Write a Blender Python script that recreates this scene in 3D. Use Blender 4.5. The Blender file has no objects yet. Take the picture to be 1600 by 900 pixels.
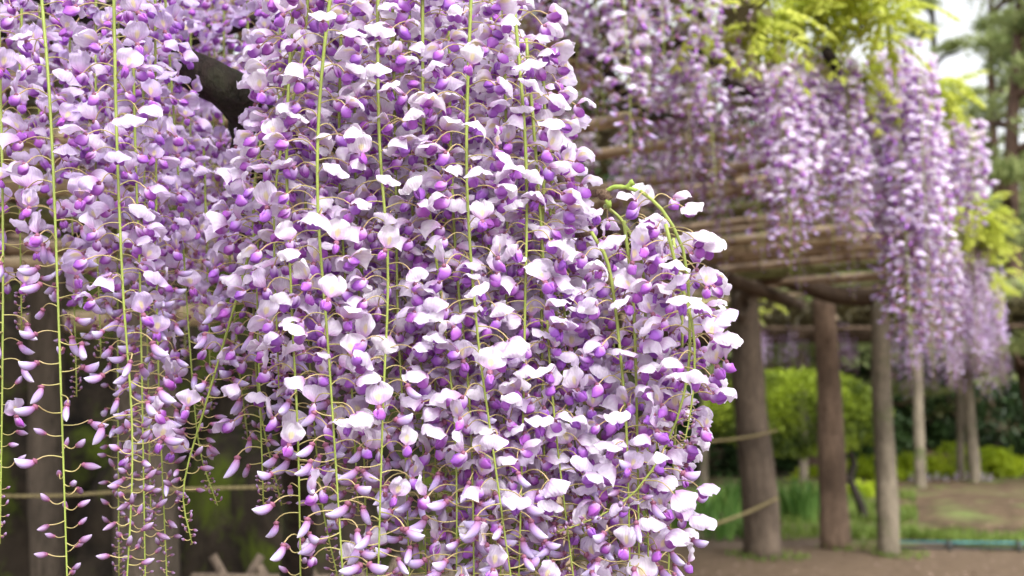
import bpy, math, random
import numpy as np
from mathutils import Vector, Matrix, noise as mnoise
R = math.radians
PI = math.pi
rnd = random.Random(7)

# ------------------------------------------------------------------ camera, sky, sun, exposure
sc = bpy.context.scene
COL = sc.collection
F_PX, TILT, CAM_Z = 1555.5, R(7.3), 1.1
cam_d = bpy.data.cameras.new("camera"); cam_d.sensor_width = 36; cam_d.lens = 35
cam_d.clip_start = 0.02; cam_d.clip_end = 2000
cam = bpy.data.objects.new("camera", cam_d); COL.objects.link(cam)
cam.location = (0, 0, CAM_Z); cam.rotation_euler = (R(90) + TILT, 0, 0)
cam_d.dof.use_dof = True; cam_d.dof.focus_distance = 0.90; cam_d.dof.aperture_fstop = 5.6
sc.camera = cam
world = bpy.data.worlds.new("World"); sc.world = world; world.use_nodes = True
SUN_EL, SUN_AZ = R(50), R(155)          # azimuth measured from +Y towards +X
wn = world.node_tree; wn.nodes.clear()
sky = wn.nodes.new("ShaderNodeTexSky"); sky.sky_type = 'NISHITA'; sky.sun_disc = False
sky.sun_elevation = SUN_EL; sky.sun_rotation = SUN_AZ; sky.dust_density = 4; sky.air_density = 1.0
hs = wn.nodes.new("ShaderNodeHueSaturation"); hs.inputs['Saturation'].default_value = 0.12; hs.inputs['Value'].default_value = 1.6
bg = wn.nodes.new("ShaderNodeBackground"); bg.inputs['Strength'].default_value = 0.15
wo = wn.nodes.new("ShaderNodeOutputWorld")
wn.links.new(sky.outputs[0], hs.inputs['Color']); wn.links.new(hs.outputs[0], bg.inputs['Color']); wn.links.new(bg.outputs[0], wo.inputs[0])
sun_d = bpy.data.lights.new("sun", 'SUN'); sun_d.energy = 1.5; sun_d.angle = R(25); sun_d.color = (1, 0.97, 0.92)
sun = bpy.data.objects.new("sun", sun_d); COL.objects.link(sun)
sdir = Vector((math.sin(SUN_AZ) * math.cos(SUN_EL), math.cos(SUN_AZ) * math.cos(SUN_EL), math.sin(SUN_EL)))
sun.rotation_euler = sdir.to_track_quat('Z', 'Y').to_euler()
sc.view_settings.view_transform = 'Standard'; sc.view_settings.look = 'None'
sc.view_settings.gamma = 1; sc.view_settings.use_curve_mapping = False
sc.view_settings.exposure = 0.63
sc.cycles.max_bounces = 8; sc.cycles.transparent_max_bounces = 8
sc.cycles.use_denoising = True

# ------------------------------------------------------------------ helpers
def at(px, py, Y):
    a = (px - 800) / F_PX; b = (450 - py) / F_PX
    dy = math.cos(TILT) - b * math.sin(TILT); k = Y / dy
    return Vector((a * k, Y, CAM_Z + k * (math.sin(TILT) + b * math.cos(TILT))))

def tag(o, label=None, cat=None, group=None, kind=None):
    if label: o['label'] = label
    if cat: o['category'] = cat
    if group: o['group'] = group
    if kind: o['kind'] = kind
    return o

def empty(name, loc=(0, 0, 0), rz=0):
    o = bpy.data.objects.new(name, None); o.empty_display_size = 0.05
    o.location = loc; o.rotation_euler = (0, 0, rz); COL.objects.link(o); return o

class MB:
    """collects quads/tris with a material index and two colour channels"""
    def __init__(s): s.v = []; s.f = []; s.m = []; s.c = []
    def grid(s, P, C=None, m=0, closed=False):
        """P[i][j] points, closed in j when asked"""
        b = len(s.v); ni, nj = len(P), len(P[0])
        for i in range(ni):
            for j in range(nj):
                s.v.append(tuple(P[i][j])); s.c.append(tuple(C[i][j]) if C else (0, 0, 0, 1))
        for i in range(ni - 1):
            for j in range(nj if closed else nj - 1):
                k = (j + 1) % nj
                s.f.append((b + i * nj + j, b + i * nj + k, b + (i + 1) * nj + k, b + (i + 1) * nj + j)); s.m.append(m)
    def tube(s, pts, rad, n=6, m=0, cfun=None, caps=True, squash=1.0):
        pts = [Vector(p) for p in pts]
        N = len(pts)
        if not hasattr(rad, '__len__'): rad = [rad] * N
        t0 = (pts[1] - pts[0]).normalized()
        up = Vector((0, 0, 1)) if abs(t0.z) < 0.9 else Vector((1, 0, 0))
        u = t0.cross(up).normalized()
        P = []; C = []
        for i, p in enumerate(pts):
            t = (pts[min(i + 1, N - 1)] - pts[max(i - 1, 0)]).normalized()
            u = (u - t * u.dot(t)).normalized(); w = t.cross(u)
            P.append([p + (u * math.cos(2 * PI * k / n) + w * math.sin(2 * PI * k / n) * squash) * rad[i] for k in range(n)])
            cc = cfun(i / (N - 1)) if cfun else (i / (N - 1), 0, 0, 1)
            C.append([cc] * n)
        b = len(s.v)
        s.grid(P, C, m, closed=True)
        if caps:
            s.f.append(tuple(b + k for k in range(n))[::-1]); s.m.append(m)
            s.f.append(tuple(b + (N - 1) * n + k for k in range(n))); s.m.append(m)
    def box(s, c, d, m=0):
        b = len(s.v); x, y, z = c; dx, dy, dz = [q / 2 for q in d]
        for q in ((-1,-1,-1),(1,-1,-1),(1,1,-1),(-1,1,-1),(-1,-1,1),(1,-1,1),(1,1,1),(-1,1,1)):
            s.v.append((x + q[0]*dx, y + q[1]*dy, z + q[2]*dz)); s.c.append((0,0,0,1))
        for f in ((3,2,1,0),(4,5,6,7),(0,1,5,4),(1,2,6,5),(2,3,7,6),(3,0,4,7)):
            s.f.append(tuple(b + k for k in f)); s.m.append(m)
    def add(s, o, M):
        b = len(s.v); V = np.array(o.v) @ np.array(M.to_3x3()).T + np.array(M.translation)
        s.v.extend(map(tuple, V)); s.c.extend(o.c); s.m.extend(o.m)
        s.f.extend(tuple(b + k for k in f) for f in o.f)
    def mesh(s, name, mats, smooth=True):
        me = bpy.data.meshes.new(name); me.from_pydata(s.v, [], s.f)
        for m in mats: me.materials.append(m)
        me.polygons.foreach_set('material_index', s.m)
        me.polygons.foreach_set('use_smooth', [smooth] * len(s.f))
        a = me.color_attributes.new('g', 'FLOAT_COLOR', 'POINT')
        a.data.foreach_set('color', np.array(s.c, dtype=np.float32).ravel())
        me.update(); return me
    def build(s, name, mats, parent=None, smooth=True, loc=None):
        if not isinstance(mats, (list, tuple)): mats = [mats]
        return put(name, s.mesh(name, mats, smooth), parent, loc)

def put(name, me, parent=None, loc=None):
    o = bpy.data.objects.new(name, me); COL.objects.link(o)
    if parent: o.parent = parent
    if loc is not None: o.location = loc
    return o

def spline(pts, n):
    pts = [Vector(p) for p in pts]
    P = [pts[0] * 2 - pts[1]] + pts + [pts[-1] * 2 - pts[-2]]
    out = []
    segs = len(pts) - 1
    for i in range(n):
        t = i / (n - 1) * segs; k = min(int(t), segs - 1); f = t - k
        a, b, c, d = P[k], P[k+1], P[k+2], P[k+3]
        out.append(0.5 * ((2*b) + (c-a)*f + (2*a-5*b+4*c-d)*f*f + (3*b-a-3*c+d)*f**3))
    return out

# ------------------------------------------------------------------ materials
class N:
    def __init__(s, name):
        s.mat = bpy.data.materials.new(name); s.mat.use_nodes = True
        s.t = s.mat.node_tree; s.t.nodes.clear(); s.out = s.t.nodes.new('ShaderNodeOutputMaterial')
    def n(s, typ, **kw):
        x = s.t.nodes.new('ShaderNode' + typ)
        for k, v in kw.items():
            if k in x.inputs: s.set(x.inputs[k], v)
            else: setattr(x, k, v)
        return x
    def set(s, inp, v):
        if isinstance(v, bpy.types.NodeSocket): s.t.links.new(v, inp)
        else: inp.default_value = v
    def math(s, op, a, b=0.0, c=None, clamp=False):
        x = s.t.nodes.new('ShaderNodeMath'); x.operation = op; x.use_clamp = clamp
        s.set(x.inputs[0], a); s.set(x.inputs[1], b)
        if c is not None: s.set(x.inputs[2], c)
        return x.outputs[0]
    def mix(s, f, a, b):
        x = s.t.nodes.new('ShaderNodeMix'); x.data_type = 'RGBA'; x.clamp_factor = True
        s.set(x.inputs[0], f); s.set(x.inputs[6], a if not isinstance(a, tuple) else (*a, 1)); s.set(x.inputs[7], b if not isinstance(b, tuple) else (*b, 1))
        return x.outputs[2]
    def ramp(s, f, stops, interp='LINEAR'):
        x = s.t.nodes.new('ShaderNodeValToRGB'); s.t.links.new(f, x.inputs[0]); r = x.color_ramp; r.interpolation = interp
        while len(r.elements) < len(stops): r.elements.new(0.5)
        for e, (p, c) in zip(r.elements, stops): e.position = p; e.color = (*c, 1)
        return x.outputs[0]
    def noise(s, scale, detail=3, rough=0.5, vec=None, out='Fac', dist=0.0):
        x = s.t.nodes.new('ShaderNodeTexNoise'); x.inputs['Scale'].default_value = scale
        x.inputs['Detail'].default_value = detail; x.inputs['Roughness'].default_value = rough; x.inputs['Distortion'].default_value = dist
        s.t.links.new(vec if vec is not None else s.obj(), x.inputs['Vector'])
        return x.outputs[out]
    def obj(s):
        if not hasattr(s, '_o'): s._o = s.t.nodes.new('ShaderNodeTexCoord')
        return s._o.outputs['Object']
    def scaled(s, sc_):
        x = s.t.nodes.new('ShaderNodeMapping'); s.t.links.new(s.obj(), x.inputs[0]); x.inputs['Scale'].default_value = sc_
        return x.outputs[0]
    def attr(s):
        if not hasattr(s, '_a'):
            a = s.t.nodes.new('ShaderNodeAttribute'); a.attribute_name = 'g'
            q = s.t.nodes.new('ShaderNodeSeparateColor'); s.t.links.new(a.outputs['Color'], q.inputs[0]); s._a = q
        return s._a.outputs[0], s._a.outputs[1], s._a.outputs[2]
    def info(s):
        if not hasattr(s, '_i'):
            s._i = s.t.nodes.new('ShaderNodeObjectInfo')
            q = s.t.nodes.new('ShaderNodeSeparateColor'); s.t.links.new(s._i.outputs['Color'], q.inputs[0]); s._iq = q
        return s._iq.outputs[0], s._iq.outputs[1], s._i.outputs['Random']
    def bump(s, h, strength=0.5, dist=0.01):
        x = s.t.nodes.new('ShaderNodeBump'); s.t.links.new(h, x.inputs['Height']); x.inputs['Strength'].default_value = strength; x.inputs['Distance'].default_value = dist
        return x.outputs[0]
    def principled(s, col, rough=0.7, bump=None, spec=0.4, sheen=0):
        x = s.t.nodes.new('ShaderNodeBsdfPrincipled'); s.set(x.inputs['Base Color'], col if not isinstance(col, tuple) else (*col, 1))
        s.set(x.inputs['Roughness'], rough); x.inputs['Specular IOR Level'].default_value = spec
        if bump is not None: s.t.links.new(bump, x.inputs['Normal'])
        s.t.links.new(x.outputs[0], s.out.inputs[0]); return s.mat
    def leafy(s, col, trans=0.35, rough=0.45, spec=0.35, tcol=None, bump=None):
        p = s.t.nodes.new('ShaderNodeBsdfPrincipled'); s.set(p.inputs['Base Color'], col); s.set(p.inputs['Roughness'], rough); p.inputs['Specular IOR Level'].default_value = spec
        if bump is not None: s.t.links.new(bump, p.inputs['Normal'])
        t = s.t.nodes.new('ShaderNodeBsdfTranslucent'); s.set(t.inputs[0], tcol if tcol is not None else col)
        m = s.t.nodes.new('ShaderNodeMixShader'); m.inputs[0].default_value = trans
        s.t.links.new(p.outputs[0], m.inputs[1]); s.t.links.new(t.outputs[0], m.inputs[2]); s.t.links.new(m.outputs[0], s.out.inputs[0]); return s.mat

def mat_banner():
    s = N('banner_petal'); v, w, _ = s.attr(); white, pink, r = s.info()
    lav = s.mix(r, (0.64, 0.50, 0.86), (0.74, 0.58, 0.87))
    wht = s.mix(r, (0.89, 0.82, 0.94), (0.94, 0.91, 0.95))
    main = s.mix(white, lav, wht)
    base = s.mix(white, (0.46, 0.18, 0.50), (0.64, 0.36, 0.64))
    edge = s.math('SUBTRACT', v, 0.04); f = s.math('MULTIPLY', edge, s.math('ADD', 1.9, r), clamp=True)
    c = s.mix(f, base, main)
    # veins fanning from the claw and blotches of lilac
    vein = s.n('TexWave'); vein.wave_type = 'BANDS'; vein.bands_direction = 'X'
    vec = s.t.nodes.new('ShaderNodeCombineXYZ'); s.set(vec.inputs[0], w); s.set(vec.inputs[1], v); s.t.links.new(vec.outputs[0], vein.inputs['Vector'])
    vein.inputs['Scale'].default_value = 3.2; vein.inputs['Distortion'].default_value = 1.5
    vf = s.math('MULTIPLY', vein.outputs['Fac'], s.math('SUBTRACT', 0.15, s.math('MULTIPLY', white, 0.09)))
    c = s.mix(vf, c, (0.50, 0.30, 0.72))
    nf = s.noise(160, 2)
    c = s.mix(s.math('MULTIPLY', s.math('SUBTRACT', nf, 0.44), s.math('SUBTRACT', 1.7, white), clamp=True), c, (0.64, 0.48, 0.84))
    # yellow blotch on the inner face, low on the midline
    dv = s.math('DIVIDE', s.math('SUBTRACT', v, 0.34), 0.22); dw = s.math('DIVIDE', s.math('SUBTRACT', w, 0.5), 0.13)
    d2 = s.math('ADD', s.math('MULTIPLY', dv, dv), s.math('MULTIPLY', dw, dw))
    y = s.math('MULTIPLY', s.math('SUBTRACT', 1.25, d2, clamp=True), 0.72)
    geo = s.n('NewGeometry'); y = s.math('MULTIPLY', y, s.math('SUBTRACT', 1.0, geo.outputs['Backfacing']))
    c = s.mix(y, c, (0.86, 0.76, 0.32))
    hb = s.math('ADD', s.noise(300, 3), s.math('MULTIPLY', vein.outputs['Fac'], 0.5)); bp = s.bump(hb, 0.55, 0.0009)
    return s.leafy(c, 0.42, 0.55, 0.25, bump=bp)

def mat_wing():
    s = N('wing_petal'); u, _, _ = s.attr(); white, pink, r = s.info()
    deep = s.mix(r, (0.36, 0.09, 0.62), (0.52, 0.09, 0.60))
    c = s.mix(s.math('MULTIPLY', s.math('SUBTRACT', u, 0.08), 2.2, clamp=True), (0.80, 0.66, 0.88), deep)
    c = s.mix(s.math('MULTIPLY', s.math('SUBTRACT', u, 0.70), 1.6, clamp=True), c, (0.28, 0.05, 0.50))
    c = s.mix(s.math('MULTIPLY', s.noise(120, 2), 0.35), c, (0.66, 0.42, 0.82))
    return s.leafy(c, 0.28, 0.4, 0.35)

def mat_bud():
    s = N('bud_skin'); u, k, _ = s.attr(); white, pink, r = s.info()
    young = s.ramp(u, [(0.0, (0.13, 0.045, 0.08)), (0.35, (0.22, 0.09, 0.16)), (0.75, (0.36, 0.22, 0.38)), (1.0, (0.52, 0.42, 0.62))])
    old = s.ramp(u, [(0.0, (0.24, 0.06, 0.14)), (0.18, (0.40, 0.14, 0.30)), (0.36, (0.54, 0.34, 0.66)), (0.6, (0.62, 0.50, 0.86)), (0.85, (0.74, 0.68, 0.92)), (1.0, (0.88, 0.84, 0.94))])
    c = s.mix(white, young, old)
    c = s.mix(s.math('MULTIPLY', s.noise(150, 2), 0.22), c, (0.46, 0.26, 0.60))
    return s.leafy(c, 0.22, 0.45, 0.35)

M = {}
M['banner'] = mat_banner(); M['wing'] = mat_wing(); M['bud'] = mat_bud()
s = N('calyx'); M['calyx'] = s.leafy(s.mix(s.noise(200, 2), (0.20, 0.05, 0.10), (0.36, 0.15, 0.22)), 0.12, 0.5, 0.3)
s = N('pedicel'); M['pedicel'] = s.principled(s.mix(s.attr()[0], (0.42, 0.40, 0.13), (0.46, 0.33, 0.17)), 0.5)
s = N('raceme_stem'); M['stem'] = s.principled(s.mix(s.noise(60, 3), (0.22, 0.30, 0.045), (0.36, 0.42, 0.10)), 0.42, s.bump(s.noise(300, 2), 0.3, 0.001))
s = N('young_shoot'); M['shoot'] = s.principled(s.mix(s.noise(90, 3), (0.20, 0.36, 0.04), (0.40, 0.48, 0.10)), 0.5, s.bump(s.noise(250, 3), 0.6, 0.002))

def bark(name, a, b, sc_=(9, 9, 2.0), moss=None, k=1.0, rough=0.85):
    s = N(name); vec = s.scaled(sc_)
    n1 = s.noise(2.2 * k, 7, 0.65, vec, dist=0.6); n2 = s.noise(9 * k, 5, 0.6, vec)
    c = s.mix(s.math('MULTIPLY', s.math('SUBTRACT', n1, 0.30), 2.2, clamp=True), a, b)
    c = s.mix(s.math('MULTIPLY', s.math('SUBTRACT', 0.50, s.noise(1.6, 4, 0.6)), 4.0, clamp=True), c, tuple(q * 0.75 for q in a))
    c = s.mix(s.math('MULTIPLY', s.math('SUBTRACT', 0.47, n2), 5.0, clamp=True), c, tuple(q * 0.4 for q in a))
    if moss: c = s.mix(s.math('MULTIPLY', s.math('SUBTRACT', s.noise(2.5, 5, 0.7), 0.54), 9.0, clamp=True), c, moss)
    h = s.math('ADD', n1, s.math('MULTIPLY', n2, 0.6))
    return s.principled(c, rough, s.bump(h, 0.8, 0.02), 0.2)
M['vine'] = bark('vine_bark', (0.014, 0.011, 0.010), (0.060, 0.042, 0.032), (14, 14, 5), moss=(0.05, 0.06, 0.03))
M['twig'] = bark('twig_bark', (0.16, 0.10, 0.065), (0.34, 0.24, 0.16), (60, 60, 25))
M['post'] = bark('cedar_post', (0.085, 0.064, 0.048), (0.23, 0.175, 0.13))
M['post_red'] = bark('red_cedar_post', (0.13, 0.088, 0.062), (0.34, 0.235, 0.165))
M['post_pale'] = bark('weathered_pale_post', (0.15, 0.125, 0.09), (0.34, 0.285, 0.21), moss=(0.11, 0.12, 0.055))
M['post_dark'] = bark('shade_toned_grey_post', (0.06, 0.048, 0.036), (0.14, 0.11, 0.085))  # darker copy of the post bark, pergola shade put into its colour
M['beam'] = bark('beam_wood', (0.060, 0.040, 0.028), (0.14, 0.095, 0.062), (4, 4, 4))
M['pine_bark'] = bark('pine_bark', (0.085, 0.055, 0.045), (0.22, 0.135, 0.10), (5, 5, 2))
M['dark_bark'] = bark('dark_bark', (0.025, 0.022, 0.018), (0.07, 0.055, 0.045), (5, 5, 2))
def bamboo(name, a, b):
    s = N(name); n1 = s.noise(3, 5, 0.6); n2 = s.noise(30, 3)
    c = s.mix(s.math('MULTIPLY', s.math('SUBTRACT', n1, 0.3), 2.2, clamp=True), a, b)
    c = s.mix(s.math('MULTIPLY', s.math('SUBTRACT', n2, 0.52), 3, clamp=True), c, tuple(q * 0.45 for q in a))
    r, g, bl = s.attr(); c = s.mix(s.math('MULTIPLY', g, 0.65), c, (0.07, 0.05, 0.03))
    return s.principled(c, 0.45, s.bump(n2, 0.2, 0.004), 0.4)
M['bam_tan'] = bamboo('tan_bamboo', (0.42, 0.31, 0.19), (0.64, 0.51, 0.34))
M['bam_brown'] = bamboo('brown_bamboo', (0.26, 0.18, 0.12), (0.46, 0.34, 0.23))
M['bam_green'] = bamboo('mossy_green_bamboo', (0.10, 0.10, 0.035), (0.20, 0.19, 0.07))
s = N('straw_rope'); M['rope'] = s.principled(s.mix(s.noise(80, 3), (0.16, 0.13, 0.06), (0.34, 0.28, 0.15)), 0.9, s.bump(s.noise(150, 2), 0.6, 0.004), 0.1)
def leafmat(name, a, b, trans=0.35, scale=3.0, rough=0.5):
    s = N(name); r, g, bl = s.attr(); nf = s.noise(scale, 3)
    c = s.mix(s.math('ADD', s.math('MULTIPLY', r, 0.6), s.math('SUBTRACT', nf, 0.3)), a, b)
    return s.leafy(c, trans, rough, 0.25)
M['wleaf'] = leafmat('young_wisteria_leaf', (0.34, 0.43, 0.04), (0.72, 0.74, 0.16), 0.5)
M['topiary'] = leafmat('clipped_shrub_leaf', (0.015, 0.035, 0.008), (0.36, 0.46, 0.035), 0.3)
M['lowleaf'] = leafmat('low_shrub_leaf', (0.16, 0.26, 0.012), (0.48, 0.56, 0.03), 0.4)
M['pine'] = leafmat('pine_needles', (0.14, 0.20, 0.07), (0.50, 0.55, 0.22), 0.25)
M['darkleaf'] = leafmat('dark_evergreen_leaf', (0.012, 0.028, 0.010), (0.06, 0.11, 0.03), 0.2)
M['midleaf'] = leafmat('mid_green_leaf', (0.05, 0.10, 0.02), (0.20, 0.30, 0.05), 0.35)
M['roofleaf'] = leafmat('roof_tangle_leaf', (0.045, 0.035, 0.02), (0.16, 0.14, 0.06), 0.3)
M['grass'] = leafmat('grass_blade', (0.07, 0.13, 0.02), (0.26, 0.34, 0.07), 0.3)
M['iris'] = leafmat('iris_leaf', (0.05, 0.14, 0.025), (0.22, 0.38, 0.09), 0.3)

def groundmat():
    s = N('earth'); n1 = s.noise(0.6, 6, 0.6); n2 = s.noise(14, 5, 0.6); n3 = s.noise(3, 4)
    c = s.mix(s.math('MULTIPLY', s.math('SUBTRACT', n1, 0.35), 3, clamp=True), (0.085, 0.058, 0.042), (0.155, 0.115, 0.088))
    c = s.mix(s.math('MULTIPLY', s.math('SUBTRACT', n2, 0.50), 3.5, clamp=True), c, (0.20, 0.15, 0.115))
    c = s.mix(s.math('MULTIPLY', s.math('SUBTRACT', n3, 0.60), 5, clamp=True), c, (0.05, 0.036, 0.026))
    return s.principled(c, 0.95, s.bump(n2, 0.6, 0.02), 0.1)
M['earth'] = groundmat()
s = N('trodden_path'); n2 = s.noise(10, 5); M['path'] = s.principled(s.mix(n2, (0.070, 0.046, 0.030), (0.19, 0.138, 0.092)), 0.95, s.bump(n2, 0.4, 0.012), 0.1)
s = N('soil_mound'); n1 = s.noise(5, 6, 0.65); c = s.mix(s.math('MULTIPLY', s.math('SUBTRACT', n1, 0.35), 3, clamp=True), (0.065, 0.045, 0.028), (0.16, 0.112, 0.070))
c = s.mix(s.math('MULTIPLY', s.math('SUBTRACT', s.noise(1.6, 4), 0.52), 5, clamp=True), c, (0.15, 0.19, 0.06)); M['mound'] = s.principled(c, 0.95, s.bump(n1, 0.6, 0.03), 0.1)
s = N('leaf_litter_slope'); n1 = s.noise(1.3, 6, 0.65); c = s.mix(s.math('MULTIPLY', s.math('SUBTRACT', n1, 0.4), 4, clamp=True), (0.035, 0.028, 0.018), (0.13, 0.085, 0.05)); M['slope'] = s.principled(c, 0.95, spec=0.1)
s = N('mossy_rock'); n1 = s.noise(5, 7, 0.65); c = s.mix(s.math('MULTIPLY', s.math('SUBTRACT', n1, 0.35), 3, clamp=True), (0.006, 0.005, 0.004), (0.060, 0.045, 0.032))
c = s.mix(s.math('MULTIPLY', s.math('SUBTRACT', s.noise(3.2, 6, 0.7), 0.50), 8, clamp=True), c, (0.075, 0.10, 0.012)); M['rock'] = s.principled(c, 0.9, s.bump(n1, 0.8, 0.04), 0.2)
s = N('teal_paint'); M['teal'] = s.principled(s.mix(s.noise(6, 4), (0.02, 0.08, 0.09), (0.10, 0.36, 0.42)), 0.5)
s = N('dark_iron'); M['iron'] = s.principled(s.mix(s.noise(9, 3), (0.02, 0.03, 0.03), (0.05, 0.05, 0.045)), 0.6)

# ------------------------------------------------------------------ ground, path, mound, hillside
def sheet(name, x0, x1, y0, y1, nx, ny, zf, mat):
    b = MB(); b.grid([[Vector((x0 + (x1-x0)*i/nx, y0 + (y1-y0)*j/ny, zf(x0 + (x1-x0)*i/nx, y0 + (y1-y0)*j/ny))) for j in range(ny+1)] for i in range(nx+1)])
    o = b.build(name, mat); tag(o, kind='structure'); return o
g = MB(); g.grid([[(x, y, -0.02) for y in (-300, 900)] for x in (-700, 700)]); tag(g.build('ground', M['earth']), kind='structure')
def pathz(x, y): return 0.004 + 0.012 * mnoise.noise(Vector((x*1.5, y*1.5, 0))) - 0.10 * max(0, y - (8.25 + 0.25*math.sin(x*0.8)))
sheet('path', -4, 14, 1.0, 9.0, 60, 40, pathz, M['path'])
def moundz(x, y):
    fx = min(1, max(0, (x - 3.1 + 1.1 * mnoise.noise(Vector((x*.8, y*.8, 9)))) / 1.6)); fy = min(1, max(0, (y - 8.5) / 2.0)) * min(1, max(0, (19 - y) / 3))
    return -0.03 + 0.16 * fx * fy + 0.02 * mnoise.noise(Vector((x, y, 3)))
sheet('soil_mound', 2.6, 16, 8.5, 19, 50, 50, moundz, M['mound'])
def hillz(x, y):
    return -0.05 + max(0, y - 19) * 0.30 + 0.5 * mnoise.noise(Vector((x*0.15, y*0.15, 1))) * min(1, max(0, (y-19)/5))
sheet('hillside', -45, 60, 18.5, 60, 60, 30, hillz, M['slope'])

# ------------------------------------------------------------------ pergola in front (posts, beams, bamboo)
U = Vector((0.506, 0.862, 0)).normalized(); V = Vector((-U.y, U.x, 0))
def edge_x(y): return 0.65 + 0.587 * (y - 3.2)
def log_tube(b, p0, p1, r0, r1, n=12, segs=14, wob=0.012, seed=0, rough=0.05):
    p0, p1 = Vector(p0), Vector(p1); pts = []; rr = []
    L = (p1 - p0).length
    for i in range(segs + 1):
        t = i / segs; q = p0.lerp(p1, t)
        pts.append(q + Vector((mnoise.noise(Vector((t*2.5, seed, 0))), mnoise.noise(Vector((t*2.5, seed, 7))), 0)) * wob)
        rr.append((r0 + (r1 - r0) * t) * (1 + rough * mnoise.noise(Vector((t*7, seed, 3)))))
    b.tube(pts, rr, n)
def bam_tube(b, p0, p1, r, node=0.32, seed=0):
    p0, p1 = Vector(p0), Vector(p1); L = (p1 - p0).length; pts = []; rr = []; cc = []
    t = 0.0; r0 = random.Random(seed); ph = r0.uniform(0, node)
    ks = []; k = ph
    while k < L: ks.append(k); k += node
    ss = sorted(set([0, L] + [q + d for q in ks for d in (-0.014, -0.004, 0.004, 0.014) if 0 < q + d < L]))
    for q in ss:
        isn = any(abs(q - kk) < 0.006 for kk in ks)
        f = q / L
        pts.append(p0.lerp(p1, f) + Vector((0, 0, -0.02 * math.sin(f * PI) * L / 4 + 0.012*mnoise.noise(Vector((f*4, seed, 0))))))
        rr.append(r * (1.10 if isn else 0.97)); cc.append((0, 1.0 if isn else 0, 0, 1))
    it = iter(cc); N0 = len(b.v)
    b.tube(pts, rr, 10)
    for i, c_ in enumerate(cc):
        for k in range(10): b.c[N0 + i*10 + k] = c_
perg = empty('pergola', (1.97, 7.96, 0))
tag(perg, 'long rustic pergola of log posts and bamboo poles carrying the nearer wisteria curtain', 'pergola')
PO = Vector(perg.location)
def pbuild(b, name, mat, label=None):
    for i in range(len(b.v)): b.v[i] = (b.v[i][0]-PO.x, b.v[i][1]-PO.y, b.v[i][2]-PO.z)
    o = b.build(name, mat, perg)
    if label: o['label'] = label
    return o
def post(pxt, pyt, pxb, pyb, Y, r0, r1, mat, label, seed):
    b = MB(); p1 = at(pxb, pyb, Y); p1.z = -0.03; p0 = at(pxt, pyt, Y)
    log_tube(b, p1, p0, r0, r1, 14, 18, 0.02, seed, 0.10)
    o = pbuild(b, 'post', mat, label); return p0
T1 = post(1158, 428, 1192, 868, 7.96, 0.148, 0.112, M['post'], 'thick dark brown log post with a knot near its top', 1)
b = MB(); q = at(1160, 478, 7.83)                                         # the knot on post 1
ring = [[q + Vector((math.cos(a)*r_*1.0, -h_, math.sin(a)*r_*1.7)) for a in [2*PI*k/12 for k in range(12)]] for r_, h_ in ((0.075, -0.03), (0.062, 0.03), (0.045, 0.035), (0.028, -0.005), (0.004, -0.02))]
b.grid(ring, closed=True); pbuild(b, 'knot', M['post'])
T2 = post(1288, 462, 1306, 852, 8.5, 0.125, 0.088, M['post_red'], 'reddish log post with peeling bark', 2)
T3 = post(1374, 470, 1388, 862, 8.05, 0.088, 0.070, M['post_pale'], 'slender pale grey post', 3)
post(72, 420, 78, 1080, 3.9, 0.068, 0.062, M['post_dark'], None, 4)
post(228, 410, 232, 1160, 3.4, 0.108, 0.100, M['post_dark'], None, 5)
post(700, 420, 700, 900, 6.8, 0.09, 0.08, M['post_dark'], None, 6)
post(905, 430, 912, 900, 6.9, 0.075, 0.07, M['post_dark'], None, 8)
# beams
b = MB(); b.tube(spline([at(560, 440, 9.4), at(900, 425, 8.7), T1 + Vector((0, 0, .03)), at(1240, 440, 8.1), at(1310, 462, 8.1), T3 + Vector((0.15, 0, 0.03))], 24), [0.075]*24, 12); pbuild(b, 'beam', M['beam'])
for k, off in enumerate((1.25, 3.6)):
    b = MB(); e1 = Vector((edge_x(8.4), 8.4, 2.1)) + V * off; log_tube(b, e1, e1 - U * 8.2, 0.055, 0.06, 10, 16, 0.05, 20 + k); pbuild(b, 'beam', M['beam'])
# cross poles
ys = 0.95; i = 0; rp = random.Random(3)
while ys < 8.35:
    e = Vector((edge_x(ys) + rp.uniform(-0.15, 0.2) - (0.45 if ys < 3.3 else 0), ys, 2.2 + rp.uniform(-0.02, 0.02)))
    d = (V + Vector((0, rp.uniform(-0.05, 0.05), rp.uniform(-0.012, 0.012)))).normalized()
    m = rp.choice(['bam_tan', 'bam_brown', 'bam_brown', 'bam_green']) if ys > 4.2 else rp.choice(['bam_tan', 'bam_green', 'bam_brown'])
    b = MB(); bam_tube(b, e, e + d * 7.5, rp.uniform(0.020, 0.032), 0.34, i); pbuild(b, 'pole', M[m])
    ys += rp.uniform(0.20, 0.34) if ys < 5 else rp.uniform(0.13, 0.22); i += 1
for k in range(9):                                                        # long bamboo laid the other way on top
    off = 0.35 + 0.75 * k
    e = Vector((edge_x(8.5), 8.5, 2.275)) + V * off
    b = MB(); bam_tube(b, e, e - U * 8.3, 0.022, 0.36, 50 + k); pbuild(b, 'pole', M['bam_brown'])
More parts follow.
